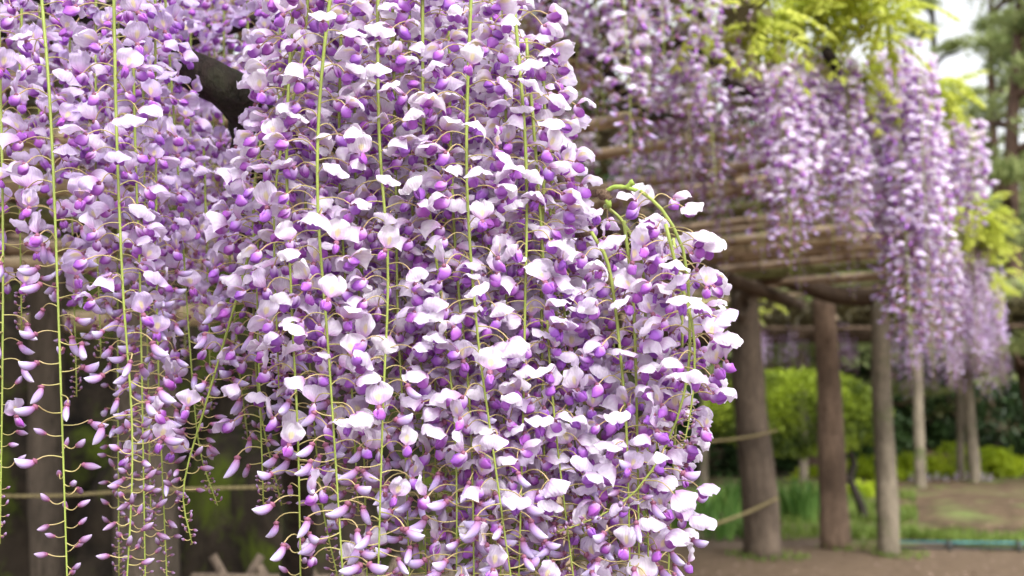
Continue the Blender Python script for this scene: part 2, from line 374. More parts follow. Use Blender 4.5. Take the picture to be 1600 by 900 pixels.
# lower stack of poles seen at the picture's left, two rails on the inner posts
for k, (ya, yb, Y, m) in enumerate(((200, 228, 3.3, 'bam_tan'), (252, 236, 3.4, 'bam_brown'), (300, 278, 3.5, 'bam_tan'), (318, 352, 3.6, 'bam_green'), (352, 344, 3.9, 'bam_green'), (388, 380, 4.2, 'bam_brown'), (412, 408, 4.4, 'bam_tan'))):
    b = MB(); bam_tube(b, at(-260, ya, Y), at(430, yb, Y), 0.036, 0.34, 80 + k); pbuild(b, 'pole', M[m])
b = MB(); bam_tube(b, at(40, 505, 4.1), at(330, 492, 3.9), 0.045, 0.3, 99); pbuild(b, 'rail', M['bam_tan'])

# farther pergola
perg2 = empty('pergola', (6.9, 14.9, 0)); tag(perg2, 'distant second pergola on slender pale posts behind the soil mound', 'pergola')
PO = Vector(perg2.location); _p = perg; perg = perg2
tops = []
for k, (a_, b_, c_, d_, Y, r_) in enumerate(((1432, 545, 1439, 776, 13.7, 0.066), (1494, 540, 1504, 768, 15.2, 0.048), (1508, 540, 1524, 768, 14.9, 0.075), (1252, 545, 1256, 760, 15.4, 0.06), (1100, 545, 1100, 760, 16, 0.06))):
    tops.append(post(a_, b_, c_, d_, Y, r_*1.15, r_, M['post_pale'], None, 30 + k))
for k in range(4):
    b = MB(); bam_tube(b, Vector((0.5, 13.6 + k*0.8, 2.30)), Vector((8.2, 13.3 + k*0.8, 2.32)), 0.035, 0.4, 120 + k); pbuild(b, 'pole', M['beam'])
for k in range(5):
    b = MB(); bam_tube(b, Vector((1.5 + k*1.4, 13.2, 2.39)), Vector((1.9 + k*1.4, 16.4, 2.39)), 0.04, 0.4, 130 + k); pbuild(b, 'pole', M['bam_brown'])
perg = _p; PO = Vector(perg.location)

# ------------------------------------------------------------------ flower library
def petal_surface(b, L, W, th0, th1, droop, cup, nv=9, nw=9, mat=0, seed=0, notch=0.12, lift=0.0, ruffle=0.0015):
    """banner: th0 -> th1 is the tangent angle above +X from claw to tip; droop bends the sides"""
    P = []; C = []; x = z = 0.0
    for i in range(nv):
        v = i / (nv - 1); th = th0 + (th1 - th0) * v ** 1.2
        if i: x += math.cos(th) * L / (nv - 1); z += math.sin(th) * L / (nv - 1)
        nx, nz = -math.sin(th), math.cos(th)
        e = (v * 1.03 - 0.56) / 0.52; hw = W * max(0.10, math.sqrt(max(0, 1 - e * e)))
        if v < 0.12: hw = W * (0.10 + 1.6 * v)
        row = []; crow = []
        for j in range(nw):
            w = 2 * j / (nw - 1) - 1; y = hw * w
            off = -droop * W * (0.55 * abs(y / W) ** 1.2 + 0.45 * (y / W) ** 2) + 0.0012 * math.exp(-(w / 0.18) ** 2) * math.sin(v * PI)
            off += cup * math.sin(v * PI) * 0.002
            off += ruffle * 2.2 * mnoise.noise(Vector((w * 2.1 + seed, v * 2.7, seed * 1.7))) * (0.3 + abs(w) + v)
            back = -notch * L * (1 - abs(w)) ** 2 * (v ** 5) - 0.07 * L * w * w * v
            row.append(Vector((x + nx * off + math.cos(th) * back, y, z + nz * off + math.sin(th) * back)))
            crow.append((v, w * 0.5 + 0.5, 0, 1))
        P.append(row); C.append(crow)
    b.grid(P, C, mat)

def blob(b, L, hh, hw, bend0, bend1, mat, nu=8, nk=8, yoff=0.0, fat=0.85, cval=0.0, org=0.0, seed=0.0, belly=0.0):
    """boat-shaped body along a curved axis"""
    P = []; C = []; x = z = 0.0
    for i in range(nu):
        u = i / (nu - 1); th = bend0 + (bend1 - bend0) * u
        if i: x += math.cos(th) * L / (nu - 1); z += math.sin(th) * L / (nu - 1)
        r = max(0.04, math.sin(PI * min(1, u ** fat * 0.96 + 0.03)) ** 0.75)
        nx, nz = -math.sin(th), math.cos(th); yo = yoff * r
        row = []
        for a in [2*PI*k/nk for k in range(nk)]:
            sa, ca = math.sin(a), math.cos(a); f = 1 + org * mnoise.noise(Vector((u * 2.6 + seed, ca * 1.2, sa * 1.2 + seed)))
            if belly and sa > 0: sa *= 1 - belly
            row.append(Vector((x + nx * hh * r * sa * f, yo + hw * r * ca * f, z + nz * hh * r * sa * f)))
        P.append(row)
        C.append([(u, cval, 0, 1)] * nk)
    b.grid(P, C, mat, closed=True)

def pedicel(b, reach, rise, n=6, k=5, r=0.00056, up=True):
    pts = []
    for i in range(n):
        t = i / (n - 1)
        z = rise * math.sin(PI * min(1.0, t * 0.95)) - (0.004 * t ** 4 if up else 0) if up else -rise * math.sin(PI * t * 0.85) + rise * 0.9 * t ** 3
        pts.append(Vector((reach * t, 0.0015 * math.sin(t * 3), z)))
    b.tube(pts, [r * (1 + 0.25 * abs(2*i/(n-1) - 1)) for i in range(n)], k, 0, caps=False)
    return pts[-1], pts[-1] - pts[-2]

LIB = {'hood': [], 'open': [], 'half': [], 'bud': [], 'tiny': []}
lowlib = {'hood': [], 'open': [], 'half': [], 'bud': [], 'tiny': []}
fm = [M['pedicel'], M['calyx'], M['wing'], M['bud']]
lr = random.Random(11)
def make_open(kind, lo, seed):
    r = random.Random(seed)
    reach = r.uniform(0.019, 0.034); b = MB()
    if not lo: end, _ = pedicel(b, reach, r.uniform(0.002, 0.007))
    else: end = Vector((reach, 0, 0)); b.tube([Vector((0,0,0)), Vector((reach*0.6,0,0.004)), end], 0.0007, 3, 0, caps=False)
    kd = R(r.uniform(-78, -38)) if kind == 'hood' else R(r.uniform(-72, -38))
    twist = Matrix.Rotation(R(r.uniform(-38, 38)), 4, 'Z') @ Matrix.Rotation(R(r.uniform(-22, 22)), 4, 'X')
    T = Matrix.Translation(end) @ twist
    q = MB(); nu, nk = (5, 5) if lo else (9, 8)
    L = r.uniform(0.0135, 0.0178)
    spread = r.uniform(0.0010, 0.0032)
    if lo: blob(q, L, 0.0044, 0.0042, kd + 0.2, kd + 0.3, 2, nu, nk)
    else:
        for sd in (-1, 1): blob(q, L * r.uniform(.92, 1.05), 0.0049 * r.uniform(.8, 1.2), 0.0021, kd - 0.35, kd + 0.7, 2, nu, nk, yoff=sd * spread, fat=1.15, org=0.45, seed=seed * 1.3 + sd)
        blob(q, L * 0.86, 0.0034, 0.0020, kd - 0.45, kd + 0.75, 2, 7, 6)
    blob(q, 0.0058, 0.0030, 0.0033, kd * 0.4, kd * 0.6, 1, 4, 6, fat=0.6)
    b.add(q, T)
    p = MB()
    if kind == 'hood':
        th0, th1 = R(r.uniform(5, 50)), R(r.uniform(-110, -38))
        petal_surface(p, r.uniform(0.0240, 0.0285), r.uniform(0.0130, 0.0165), th0, th1, r.uniform(0.10, 0.85), 0.6, *((4, 5) if lo else (9, 9)), seed=seed)
    else:
        th0, th1 = R(r.uniform(72, 105)), R(r.uniform(62, 125))
        petal_surface(p, r.uniform(0.0190, 0.0225), r.uniform(0.0120, 0.0145), th0, th1, r.uniform(-0.25, 0.45), -0.3, *((4, 5) if lo else (9, 9)), seed=seed)
    p2 = MB(); p2.add(p, T @ Matrix.Translation((0.002, 0, 0.0015)))
    return b, p2
def make_bud(kind, lo, seed):
    r = random.Random(seed); b = MB()
    reach = {'half': r.uniform(0.018, 0.032), 'bud': r.uniform(0.010, 0.020), 'tiny': r.uniform(0.004, 0.009)}[kind]
    end, dr = pedicel(b, reach, r.uniform(0.001, 0.004) if kind != 'tiny' else 0.001, 3 if lo else 6, 3 if lo else 5, up=(kind == 'half' and r.random() < 0.6))
    L, hh, hw = {'half': (r.uniform(0.021, 0.0255), 0.0052, 0.0034), 'bud': (r.uniform(0.0135, 0.0195), 0.0034, 0.0028), 'tiny': (r.uniform(0.006, 0.010), 0.0020, 0.0018)}[kind]
    b0 = {'half': R(r.uniform(-88, -22)), 'bud': R(r.uniform(-25, 45)), 'tiny': R(r.uniform(-30, 60))}[kind]
    b1 = b0 + R(r.uniform(28, 80)) if kind == 'half' else b0 + R(r.uniform(5, 34))
    q = MB(); nu, nk = (5, 5) if lo else (9, 8)
    blob(q, L, hh, hw, b0 - 0.2, b1, 3, nu, nk, fat=1.12 if kind == 'half' else 0.85, org=0.22, seed=seed, belly=0.35 if kind == 'half' else 0)
    cl = L * 0.26
    blob(q, cl, hh * 0.72, hw * 0.9, b0 - 0.2, b0, 1, 4, 6, fat=0.62)
    T = Matrix.Translation(end) @ Matrix.Rotation(R(r.uniform(-30, 30)), 4, 'Z')
    b.add(q, T)
    return b, None
for kind, nvar in (('hood', 16), ('open', 14), ('half', 14), ('bud', 10), ('tiny', 6)):
    for i in range(nvar):
        for lo, lib in ((False, LIB), (True, lowlib)):
            if lo and i > 3: continue
            bb, pp = (make_open if kind in ('hood', 'open') else make_bud)(kind, lo, 100 * nvar + i * 7 + len(kind))
            if lo: lib[kind].append((bb, pp))
            else:
                lib[kind].append((bb.mesh(('flower' if pp else 'bud'), fm), pp.mesh('banner_petal', [M['banner']]) if pp else None))

# ------------------------------------------------------------------ racemes near the camera
GA = R(137.5)
def raceme(wp, d, y_open, y_half, label, group, white=0.6, pitch=0.0082, size=1.0, seed=0, openmix=0.35, y_start=None, name='wisteria_raceme', dtip=None, gap=0.0):
    """wp: stem as picture positions at depth d; y_open / y_half: where open flowers and half-open ones end"""
    r = random.Random(seed)
    n_ = len(wp); dt = dtip if dtip is not None else d
    pts3 = [at(x, y, d + (dt - d) * i / (n_ - 1)) for i, (x, y) in enumerate(wp)]
    root = empty(name, pts3[0]); tag(root, label, 'wisteria raceme', group)
    base = pts3[0]
    L = sum((pts3[i+1] - pts3[i]).length for i in range(n_ - 1))
    K = max(12, int(L / 0.02)); cv = spline(pts3, K)
    ds = [0.0]
    for i in range(K - 1): ds.append(ds[-1] + (cv[i+1] - cv[i]).length)
    L = ds[-1]
    b = MB(); rr = [0.0019 * size * (1 - 0.62 * (q / L)) * (1 + 0.06 * r.uniform(-1, 1)) for q in ds]
    b.tube([p - base for p in cv], rr, 8)
    # small bumps where pedicels leave
    q = 0.004; i = 0; az = r.uniform(0, 2 * PI); count = 0
    zo = at(wp[0][0], y_open, d).z; zh = at(wp[0][0], y_half, d).z
    zs = at(wp[0][0], y_start, d).z if y_start is not None else 1e9
    jobs = []
    seg = 0
    while q < L and count < 135:
        while seg < K - 2 and ds[seg + 1] < q: seg += 1
        f = (q - ds[seg]) / max(1e-6, ds[seg+1] - ds[seg]); p = cv[seg].lerp(cv[seg+1], f)
        rest = L - q
        zj = p.z + r.gauss(0, 0.018)
        if p.z > zs: q += pitch; continue
        if zj > zo: kind = 'open' if r.random() < openmix else 'hood'
        elif zj > zh: kind = 'half' if r.random() < 0.80 else 'open'
        elif rest > 0.05: kind = 'bud'
        else: kind = 'tiny'
        if rest < 0.045: kind = 'tiny'
        st = {'open': 1.0, 'hood': 1.0, 'half': 1.0, 'bud': 0.72, 'tiny': 0.34}[kind]
        # a bud and flower size taper along the bud part
        scl = size * r.uniform(0.86, 1.12)
        if kind == 'bud': scl *= 0.80 + 0.30 * min(1, (rest - 0.03) / 0.22)
        if kind == 'tiny': scl *= 0.75
        wv = white * (0.80 + 0.20 * min(1, max(0, (zj - 1.02) / 0.30)))  # upper flowers whiter: partly age, partly stronger light put into the colour
        if kind in ('half',): wv = 1.0
        if kind == 'bud': wv = 0.15 + 0.5 * min(1, rest / 0.2) * r.uniform(0.4, 1)
        if kind == 'tiny': wv = 0.0
        # flowers lean out sideways to the light, few cross the front of their own stem
        dv = (az + PI / 2 + PI) % (2 * PI) - PI; a2 = az
        if abs(dv) < R(48) and r.random() < (0.5 if d < .97 else .1): a2 = az + math.copysign(R(52) - abs(dv) * .5, dv)
        if r.random() >= gap:
            jobs.append((kind, p, a2, scl, wv)); count += 1
        az += GA + r.uniform(-0.35, 0.35); q += pitch * st * r.uniform(0.75, 1.25)
    for kind, p, a_, scl, wv in jobs:
        me, pm = r.choice(LIB[kind])
        o = bpy.data.objects.new('flower' if pm else 'bud', me); COL.objects.link(o); o.parent = root
        o.location = p - base; o.rotation_euler = (R(r.uniform(-14, 14)), R(r.uniform(-16, 16)), a_); o.scale = (scl, scl, scl)
        w_ = min(1, max(0, wv + r.uniform(-0.18, 0.18))); o.color = (w_, r.random(), 0, 1)
        if pm:
            c = bpy.data.objects.new('banner_petal', pm); COL.objects.link(c); c.parent = o; c.color = (w_, r.random(), 0, 1)
    b.build('stem', M['stem'], root)
    return root

GL = 'lavender racemes hanging at the shaded end of the spray'
GC = 'white and purple racemes of the big dense spray'
GR = 'racemes of the small separate spray'
S = 1.0
left = [
 ([(-4,-60),(4,300),(4,560),(0,850)], .93, 260, 640, 0.45, .0105, 'green stemmed raceme cut by the picture\'s left side with sparse mauve buds', None),
 ([(60,-60),(78,160),(90,450),(108,1000)], .90, 300, 700, 0.45, .0105, 'long sparse raceme in front of the narrow brown post, ending in single mauve buds', None),
 ([(177,-60),(182,200),(192,450),(207,700),(193,1000)], .88, 500, 680, 0.5, .0095, 'thick stemmed raceme with three wide open lavender flowers halfway down its front', None),
 ([(205,-60),(212,250),(219,450),(228,960)], .96, 420, 690, 0.45, .0088, 'raceme whose long bud tail hangs just beside the thickest left stem', None),
 ([(242,-60),(244,300),(247,560),(262,935)], 1.0, 400, 700, 0.45, .0085, 'raceme with crescent lavender flowers in front of the wide grey post', None),
 ([(254,-60),(284,350),(298,560),(312,700),(340,790)], 1.05, 380, 640, 0.4, .0085, 'raceme whose tiny bud tip bends sideways above the straw rope', None),
 ([(405,340),(366,480),(325,620),(287,760),(300,850)], .95, 430, 640, 0.45, .0095, 'leaning raceme with a diagonal green stem crossing the upright ones', None),
 ([(108,-60),(112,300),(120,620)], 1.10, 400, 500, 0.4, .0090, 'short raceme ending above the dark ground beside the long sparse one', None),
 ([(36,-60),(30,200),(34,520)], 1.0, 330, 500, 0.4, .0088, 'short raceme of drooping half open flowers near the stack of bamboo poles', None),
 ([(318,215),(322,350),(330,640)], 1.14, 350, 560, 0.35, .0088, 'short shaded raceme below the black vine branch', None),
 ([(150,-60),(150,300),(158,560)], 1.10, 420, 500, 0.4, .0086, 'short raceme tucked between the two stoutest lavender ones', None),
 ([(408,215),(396,330),(402,600),(440,790)], 1.0, 560, 660, 0.45, .0092, 'raceme at the shaded flank of the big spray with a bare knobbly bud tip', None),
 ([(185,-60),(184,500),(186,900)], 1.12, 330, 640, 0.35, .0085, 'thin stemmed raceme mostly hidden behind the thick stemmed one', None),
 ([(350,225),(354,330),(372,560),(388,690)], 1.16, 420, 560, 0.35, .0088, 'raceme hanging behind the elbow of the black vine branch', None),
 ([(222,-60),(226,300),(236,820)], 1.08, 360, 600, 0.4, .0086, 'raceme with closely packed mauve buds in front of the wide grey post', None),
]
for i, (wp, d, yo, yh, wh, pt, lab, _) in enumerate(left):
    raceme(wp, d, yo, yh, lab, GL, wh, pt * .84, .88 * rnd.uniform(0.95, 1.05), 200 + i, 0.42, dtip=d + rnd.uniform(-.02, .03))
for i, (x, ye, d) in enumerate(((60,260,1.3),(130,300,1.3),(200,420,1.3),(262,470,1.25),(300,350,1.35),(350,380,1.32),(385,430,1.28),(420,480,1.25),(240,330,1.45),(325,520,1.5),(165,420,1.5),(30,180,1.45),(290,560,1.6),(340,420,1.5))):
    raceme([(x, -70), (x + rnd.uniform(-8, 8), ye * 0.5), (x + rnd.uniform(-12, 12), ye)], d, ye - 90, ye - 30,
           'softly blurred lavender raceme in the shaded rank behind the left stems', 'shaded racemes behind the lavender ones', 0.35, .0075, .92, 300 + i, 0.4)
centre = [
 ([(500,-60),(455,100),(420,250),(402,420),(412,800)], .93, 620, 720, 0.75, 'raceme forming the shaded edge of the big white and purple spray'),
 ([(462,-60),(448,220),(456,480),(466,700),(471,1000)], .87, 610, 860, 0.9, 'raceme whose bare green stem shows long and straight at the big spray\'s lower corner'),
 ([(522,-60),(500,150),(497,330),(514,560),(542,1000)], .84, 660, 960, 1.0, 'foremost raceme with a thick bright green stem bowing down the front of the big spray'),
 ([(590,-60),(592,200),(606,420),(598,650),(588,1000)], .87, 620, 900, 1.0, 'raceme with a yellow throated flower on its stem at the heart of the big spray'),
 ([(612,-60),(618,250),(622,500),(634,720),(642,1000)], .90, 640, 900, 0.9, 'raceme just beside the heart of the big spray with loose lavender lower flowers'),
 ([(552,-60),(556,300),(566,600),(576,1000)], .96, 560, 800, 0.8, 'raceme set back between two bright stems with small buds at its foot'),
 ([(660,-60),(664,250),(694,500),(712,700),(713,1000)], .88, 690, 940, 1.0, 'raceme ending in wide spaced crescent flowers over the mossy rock'),
 ([(738,-60),(729,250),(744,500),(770,700),(812,1000)], .86, 740, 960, 1.0, 'raceme whose stem slants outwards over the crowded lower middle of the big spray'),
 ([(770,-50),(762,250),(768,600),(765,1000)], .95, 860, 1000, 0.85, 'raceme packed with open lavender flowers down to the picture\'s bottom'),
 ([(802,-10),(822,250),(820,500),(816,700),(808,1000)], .87, 780, 980, 1.0, 'raceme with the straightest green stem in the bright half of the big spray'),
 ([(822,60),(838,250),(852,450),(866,650),(908,1000)], .89, 760, 980, 1.0, 'raceme slanting down towards the small separate spray'),
 ([(848,110),(858,300),(876,560),(935,1000)], .92, 720, 960, 0.95, 'outer raceme of the big spray facing the blurred pergola'),
 ([(858,190),(870,400),(898,640),(892,1000)], .95, 800, 1000, 0.9, 'outermost lower raceme of the big spray with pale hooded flowers'),
 ([(700,-60),(702,250),(680,600),(688,1000)], .93, 640, 860, 0.9, 'raceme at the crown of the big spray under a green twig'),
 ([(482,-60),(478,200),(480,480),(500,760),(528,905)], .95, 540, 760, 0.75, 'raceme ending in a knobbly bud tip beside the bowing foremost stem'),
 ([(850,260),(846,450),(850,700),(862,1000)], .90, 760, 980, 0.9, 'raceme starting low under the outer flowers of the big spray'),
 ([(536,-60),(530,250),(545,520),(560,800)], .92, 600, 700, 0.95, 'raceme filling the gap beside the foremost bowing stem, bare towards its foot'),
 ([(640,-60),(640,250),(655,480),(668,1000)], .93, 640, 900, 0.9, 'raceme between the yellow throated flower and the mossy rock'),
 ([(486,-60),(470,100),(430,300),(436,620)], .90, 520, 590, 0.9, 'short bright raceme on the shoulder of the big spray below the black vine'),
 ([(784,-40),(792,250),(790,520),(780,1000)], .90, 800, 1000, 0.95, 'raceme among the most crowded flowers of the bright half'),
 ([(700,120),(712,400),(735,650),(742,1000)], .90, 700, 960, 0.95, 'raceme starting under the crown twig and hanging straight to the bottom'),
 ([(893,500),(908,600),(925,720),(940,1000)], .93, 780, 1000, 0.9, 'raceme closing the lower gap between the big spray and the small one'),
]
for i, (wp, d, yo, yh, wh, lab) in enumerate(centre):
    raceme(wp, d, yo, yh, lab, GC, wh, .0062 if yo > 680 else .0066, .90, 400 + i, 0.22 if i % 2 else 0.15, dtip=d + rnd.uniform(-.01, .03))
for i, (x, y0, ye, d) in enumerate(((440,-60,520,1.06),(490,-60,560,1.08),(535,-60,640,1.05),(580,-60,600,1.08),(630,-60,640,1.05),(680,-60,760,1.06),(725,-60,800,1.03),(775,-20,900,1.04),(815,80,860,1.03),(845,180,920,1.05),(795,400,980,1.12),(865,420,880,1.10),(610,-60,560,1.14),(520,-60,520,1.15),(700,-40,820,1.15),(760,0,860,1.15))):
    raceme([(x, y0), (x + rnd.uniform(-8, 8), (y0 + ye) / 2), (x + rnd.uniform(-14, 18), ye)], d, ye - 130, ye - 50,
           'half hidden raceme filling the depth of the big white and purple spray', 'racemes buried inside the big spray', 0.7, .0070, .92, 500 + i, 0.35)
right = [
 ([(924,362),(952,420),(970,560),(980,700),(986,1000)], .89, 800, 1000, 0.95, 'raceme hanging closest to the big spray from the small broken twig'),
 ([(946,322),(975,350),(1004,420),(1010,600),(1014,1000)], .92, 840, 1000, 1.0, 'raceme dropping from the middle shoot of the small separate spray'),
 ([(1000,298),(1036,330),(1070,400),(1078,520),(1072,600),(1048,680),(1000,760),(940,805),(862,834)], .88, 700, 735, 1.0, 'raceme with an arching stem that curls away to a bare tip at the bottom'),
 ([(1052,372),(1066,520),(1052,720),(1040,1000)], .94, 820, 1000, 0.95, 'outermost raceme of the small spray beside the dark log post'),
 ([(1020,420),(1028,600),(1018,820),(1022,1000)], 1.0, 840, 1000, 0.85, 'raceme set back inside the small separate spray'),
 ([(960,400),(958,600),(950,900)], 1.02, 760, 860, 0.8, 'set back raceme bridging the gap between the two sprays'),
 ([(975,345),(990,480),(996,700),(1000,1000)], .90, 820, 1000, 0.95, 'raceme in the crowded middle of the small separate spray'),
 ([(1040,350),(1060,430),(1084,520),(1082,620),(1068,700)], .87, 660, 690, 1.0, 'short raceme following the arching stem over the dark log post'),
]
for i, (wp, d, yo, yh, wh, lab) in enumerate(right):
    raceme(wp, d, yo, yh, lab, GR, wh, .0066, .90, 600 + i, 0.25, gap=0.0)

# ------------------------------------------------------------------ vines and twigs near the camera
def branch_mesh(b, pts, r0, r1, n=12, K=30, seed=0, rough=0.16):
    cv = spline(pts, K); rr = [(r0 + (r1 - r0) * i / (K - 1)) * (1 + rough * mnoise.noise(Vector((i * 0.45, seed, 0)))) for i in range(K)]
    b.tube(cv, rr, n)
vine = empty('wisteria_vine', at(395, 420, 1.42)); tag(vine, 'thick black wisteria vine bending down behind the lavender racemes', 'vine')
vo = Vector(vine.location)
def vb(pts, r0, r1, name='branch', mat='vine', seed=0, par=vine, org=None, K=30, rough=0.16):
    b = MB(); branch_mesh(b, [Vector(p) - (org if org is not None else vo) for p in pts], r0, r1, seed=seed, K=K, rough=rough); return b.build(name, M[mat], par)
vb([at(-300, -160, 1.35), at(120, 10, 1.22), at(290, 104, 1.12), at(372, 152, 1.13), at(400, 210, 1.22), at(398, 330, 1.4), at(430, 520, 1.9), at(470, 800, 2.6), (-0.75, 3.3, -0.05)], 0.0125, 0.05, 'trunk', seed=2, K=60)
for k, (x0, z0, d0, x1, z1, d1) in enumerate(((-0.75, 1.66, 1.42, 0.12, 1.60, 0.98), (-0.62, 1.62, 1.1, 0.05, 1.58, 0.90), (-0.70, 1.70, 0.95, -0.1, 1.60, 0.90), (-0.6, 1.68, 1.55, -0.1, 1.62, 1.2))):
    vb([(x0, d0, z0), (x0*.66 + x1*.34, d0*.6 + d1*.4 + .03, (z0+z1)/2 + .03), (x0*.33 + x1*.67, (d0+2*d1)/3, (z0+z1)/2 + .01), (x1, d1, z1)], 0.013, 0.005, seed=5 + k)
vb([(-0.9, 1.5, 2.2), (-0.8, 1.46, 1.9), (-0.75, 1.42, 1.66)], 0.03, 0.02, seed=10)
vb([at(780, -60, 1.02), at(800, 60, 1.0), at(820, 180, 1.0), at(868, 300, .955)], 0.005, 0.003, seed=12)
tw = empty('broken_twig', at(900, 300, .92)); tag(tw, 'short brown twig with green knobbly shoots above the small spray', 'twig')
to = Vector(tw.location)
vb([at(868, 300, .95), at(905, 303, .92), at(945, 301, .90)], 0.0032, 0.0038, 'branch', 'twig', 1, tw, to, 12, 0.4)
vb([at(940, 300, .90), at(945, 305, .90), at(953, 313, .90)], 0.0062, 0.0045, 'node', 'twig', 2, tw, to, 8, 0.5)
vb([at(943, 303, .90), at(958, 293, .895), at(978, 293, .89), at(1002, 300, .885)], 0.0024, 0.0018, 'shoot', 'shoot', 3, tw, to, 20, 0.3)
vb([at(978, 295, .89), at(984, 288, .888), at(990, 284, .887)], 0.002, 0.003, 'shoot', 'shoot', 4, tw, to, 8, 0.5)
vb([at(948, 310, .90), at(952, 322, .90), at(946, 322, .92)], 0.003, 0.0022, 'shoot', 'shoot', 4, tw, to, 8, 0.5)
vb([at(868, 362, .95), at(900, 368, .91), at(924, 364, .89)], 0.0026, 0.0022, 'branch', 'twig', 6, tw, to, 10, 0.3)

# ------------------------------------------------------------------ far racemes: stem + blossoms, shared meshes
bm_ = [M['pedicel'], M['calyx'], M['wing'], M['bud'], M['banner']]
def far_raceme(L, seed, openf=0.62, fat=1.0, lop=0.011):
    r = random.Random(seed); b = MB(); st = MB()
    bend = r.uniform(-0.03, 0.03)
    P = lambda t: Vector((bend * math.sin(t * 2.2) * L, 0.02 * math.sin(t * 3 + seed) * L, -L * t))
    st.tube([P(i / 8) for i in range(9)], [0.0024 * (1 - 0.6 * i / 8) for i in range(9)], 5)
    q = 0.0; az = r.uniform(0, 6)
    while q < L:
        t = q / L
        if t < openf + r.gauss(0, .05): kind = r.choice(['hood', 'hood', 'open'])
        elif t < openf + 0.22: kind = 'half'
        elif t < 0.93: kind = 'bud'
        else: kind = 'tiny'
        bb, pp = r.choice(lowlib[kind]); s_ = r.uniform(0.95, 1.25) * fat
        T = Matrix.Translation(P(t)) @ Matrix.Rotation(az, 4, 'Z') @ Matrix.Rotation(R(r.uniform(-18, 18)), 4, 'Y') @ Matrix.Diagonal((s_, s_, s_, 1))
        b.add(bb, T)
        if pp:
            n0 = len(b.m); b.add(pp, T)
            for k in range(n0, len(b.m)): b.m[k] = 4
        az += GA + r.uniform(-.4, .4); q += lop * (1 if kind in ('hood', 'open') else 1.25) * r.uniform(0.8, 1.2)
    return b.mesh('blossoms', bm_), st.mesh('stem', [M['stem']])
FAR = {}
for nm, L, openf, fat, cnt, lop in (('long', 0.92, 0.68, 1.25, 4, .0085), ('mid', 0.62, 0.66, 1.25, 4, .0085), ('short', 0.40, 0.60, 1.25, 3, .0085), ('bare', 0.62, 0.22, 1.1, 3, .0105)):
    FAR[nm] = [far_raceme(L, 900 + 13 * k + len(nm), openf, fat, lop) for k in range(cnt)]
fr = random.Random(21)
def put_far(p, kind, white, label, group, sc_=1.0):
    bl, st = fr.choice(FAR[kind]); root = empty('wisteria_raceme', p, fr.uniform(0, 6.28))
    root.scale = (sc_ * fr.uniform(0.9, 1.1), sc_ * fr.uniform(0.9, 1.1), sc_ * fr.uniform(0.85, 1.15))
    tag(root, label, 'wisteria raceme', group)
    o = put('blossoms', bl, root); o.color = (min(1, max(0, white + fr.uniform(-.15, .15))), 0, 0, 1); put('stem', st, root)
nfar = 0
# sunlit curtain along the pergola's outer edge
cols = ((1205, 3.40, 30, 95, 8, 'mid', 1.0), (1255, 3.55, 25, 92, 7, 'mid', 1.0), (1310, 3.7, 34, 100, 10, 'mid', 1.05), (1392, 3.85, 26, 84, 8, 'long', 1.25), (1424, 4.0, 16, 100, 6, 'long', 1.2),
        (1470, 4.8, 18, 205, 6, 'short', 1.2), (1503, 4.9, 12, 185, 5, 'short', 1.25), (1350, 5.2, 50, 240, 5, 'short', 1.1), (1450, 6.8, 14, 380, 5, 'mid', 1.05), (1490, 6.9, 18, 372, 6, 'mid', 1.0), (1530, 7.1, 16, 360, 6, 'mid', 1.0))
where = ('in the short column nearest the bamboo pole ends', 'in the column just under the yellow green leaves', 'in the broad column above the reddish post', 'in the longest column reaching down past the post tops', 'on the outer side of the longest column',
         'in the short column beside the white sky gap', 'in the outermost short column against the pine', 'in the rank behind the broad column', 'in the far column under the small leafy tuft', 'in the far column above the paired pale posts', 'in the farthest column beside the leafy shoulder')
for (pxc, Yc, hw_, ytop, n_c, kind, sc0), wh_ in zip(cols, where):
    for k in range(n_c):
        Y = Yc + fr.uniform(-.22, .22); p = at(pxc + fr.uniform(-hw_, hw_), ytop + fr.uniform(-12, 30), Y)
        put_far(p, kind, 0.80, 'pale purple raceme ' + wh_, 'racemes ' + wh_, sc0); nfar += 1
# inner rows in shade
for k in range(96):
    y = 2.5 + (k / 96) ** 1.7 * 2.9 + fr.uniform(-.1, .1)
    x = edge_x(y) - fr.uniform(0.0, 1.0) * (0.4 + 0.2 * y) + 0.12
    kind = fr.choice(['mid', 'short', 'mid', 'bare']) if y < 4.0 else fr.choice(['short', 'short', 'bare'])
    ztop = 2.34 + (fr.uniform(0, .42) if y < 4.0 else fr.uniform(0, .1))
    put_far((x, y, ztop), kind, 0.75, 'dusky purple raceme among the shaded blurred rows hanging under the bamboo poles', 'shaded racemes under the bamboo'); nfar += 1
# far end of the same pergola and second pergola
for k in range(30):
    t = k / 30
    p = at(1440 + 112 * t ** 0.8 + fr.uniform(-10, 10), 400, 6.6 + 1.9 * t + fr.uniform(-.2, .3)); p.z = fr.uniform(2.32, 2.6) - 0.2 * t
    put_far(p, fr.choice(['mid', 'long', 'mid']), 0.5, 'hazy lilac raceme in the clump at the far corner of the nearer pergola', 'racemes at the far corner', 1.05); nfar += 1
for k in range(44):
    px = fr.uniform(1405, 1578) if k < 28 else fr.uniform(1170, 1400)
    Y = fr.uniform(13.4, 15.4); p = at(px, 500, Y); p.z = fr.uniform(2.3, 2.5)
    put_far(p, 'mid', 0.45, 'tiny hazy lilac raceme hanging from the distant second pergola', 'racemes on the distant pergola', fr.uniform(1.3, 1.6) * (1 if k < 28 else .8)); nfar += 1

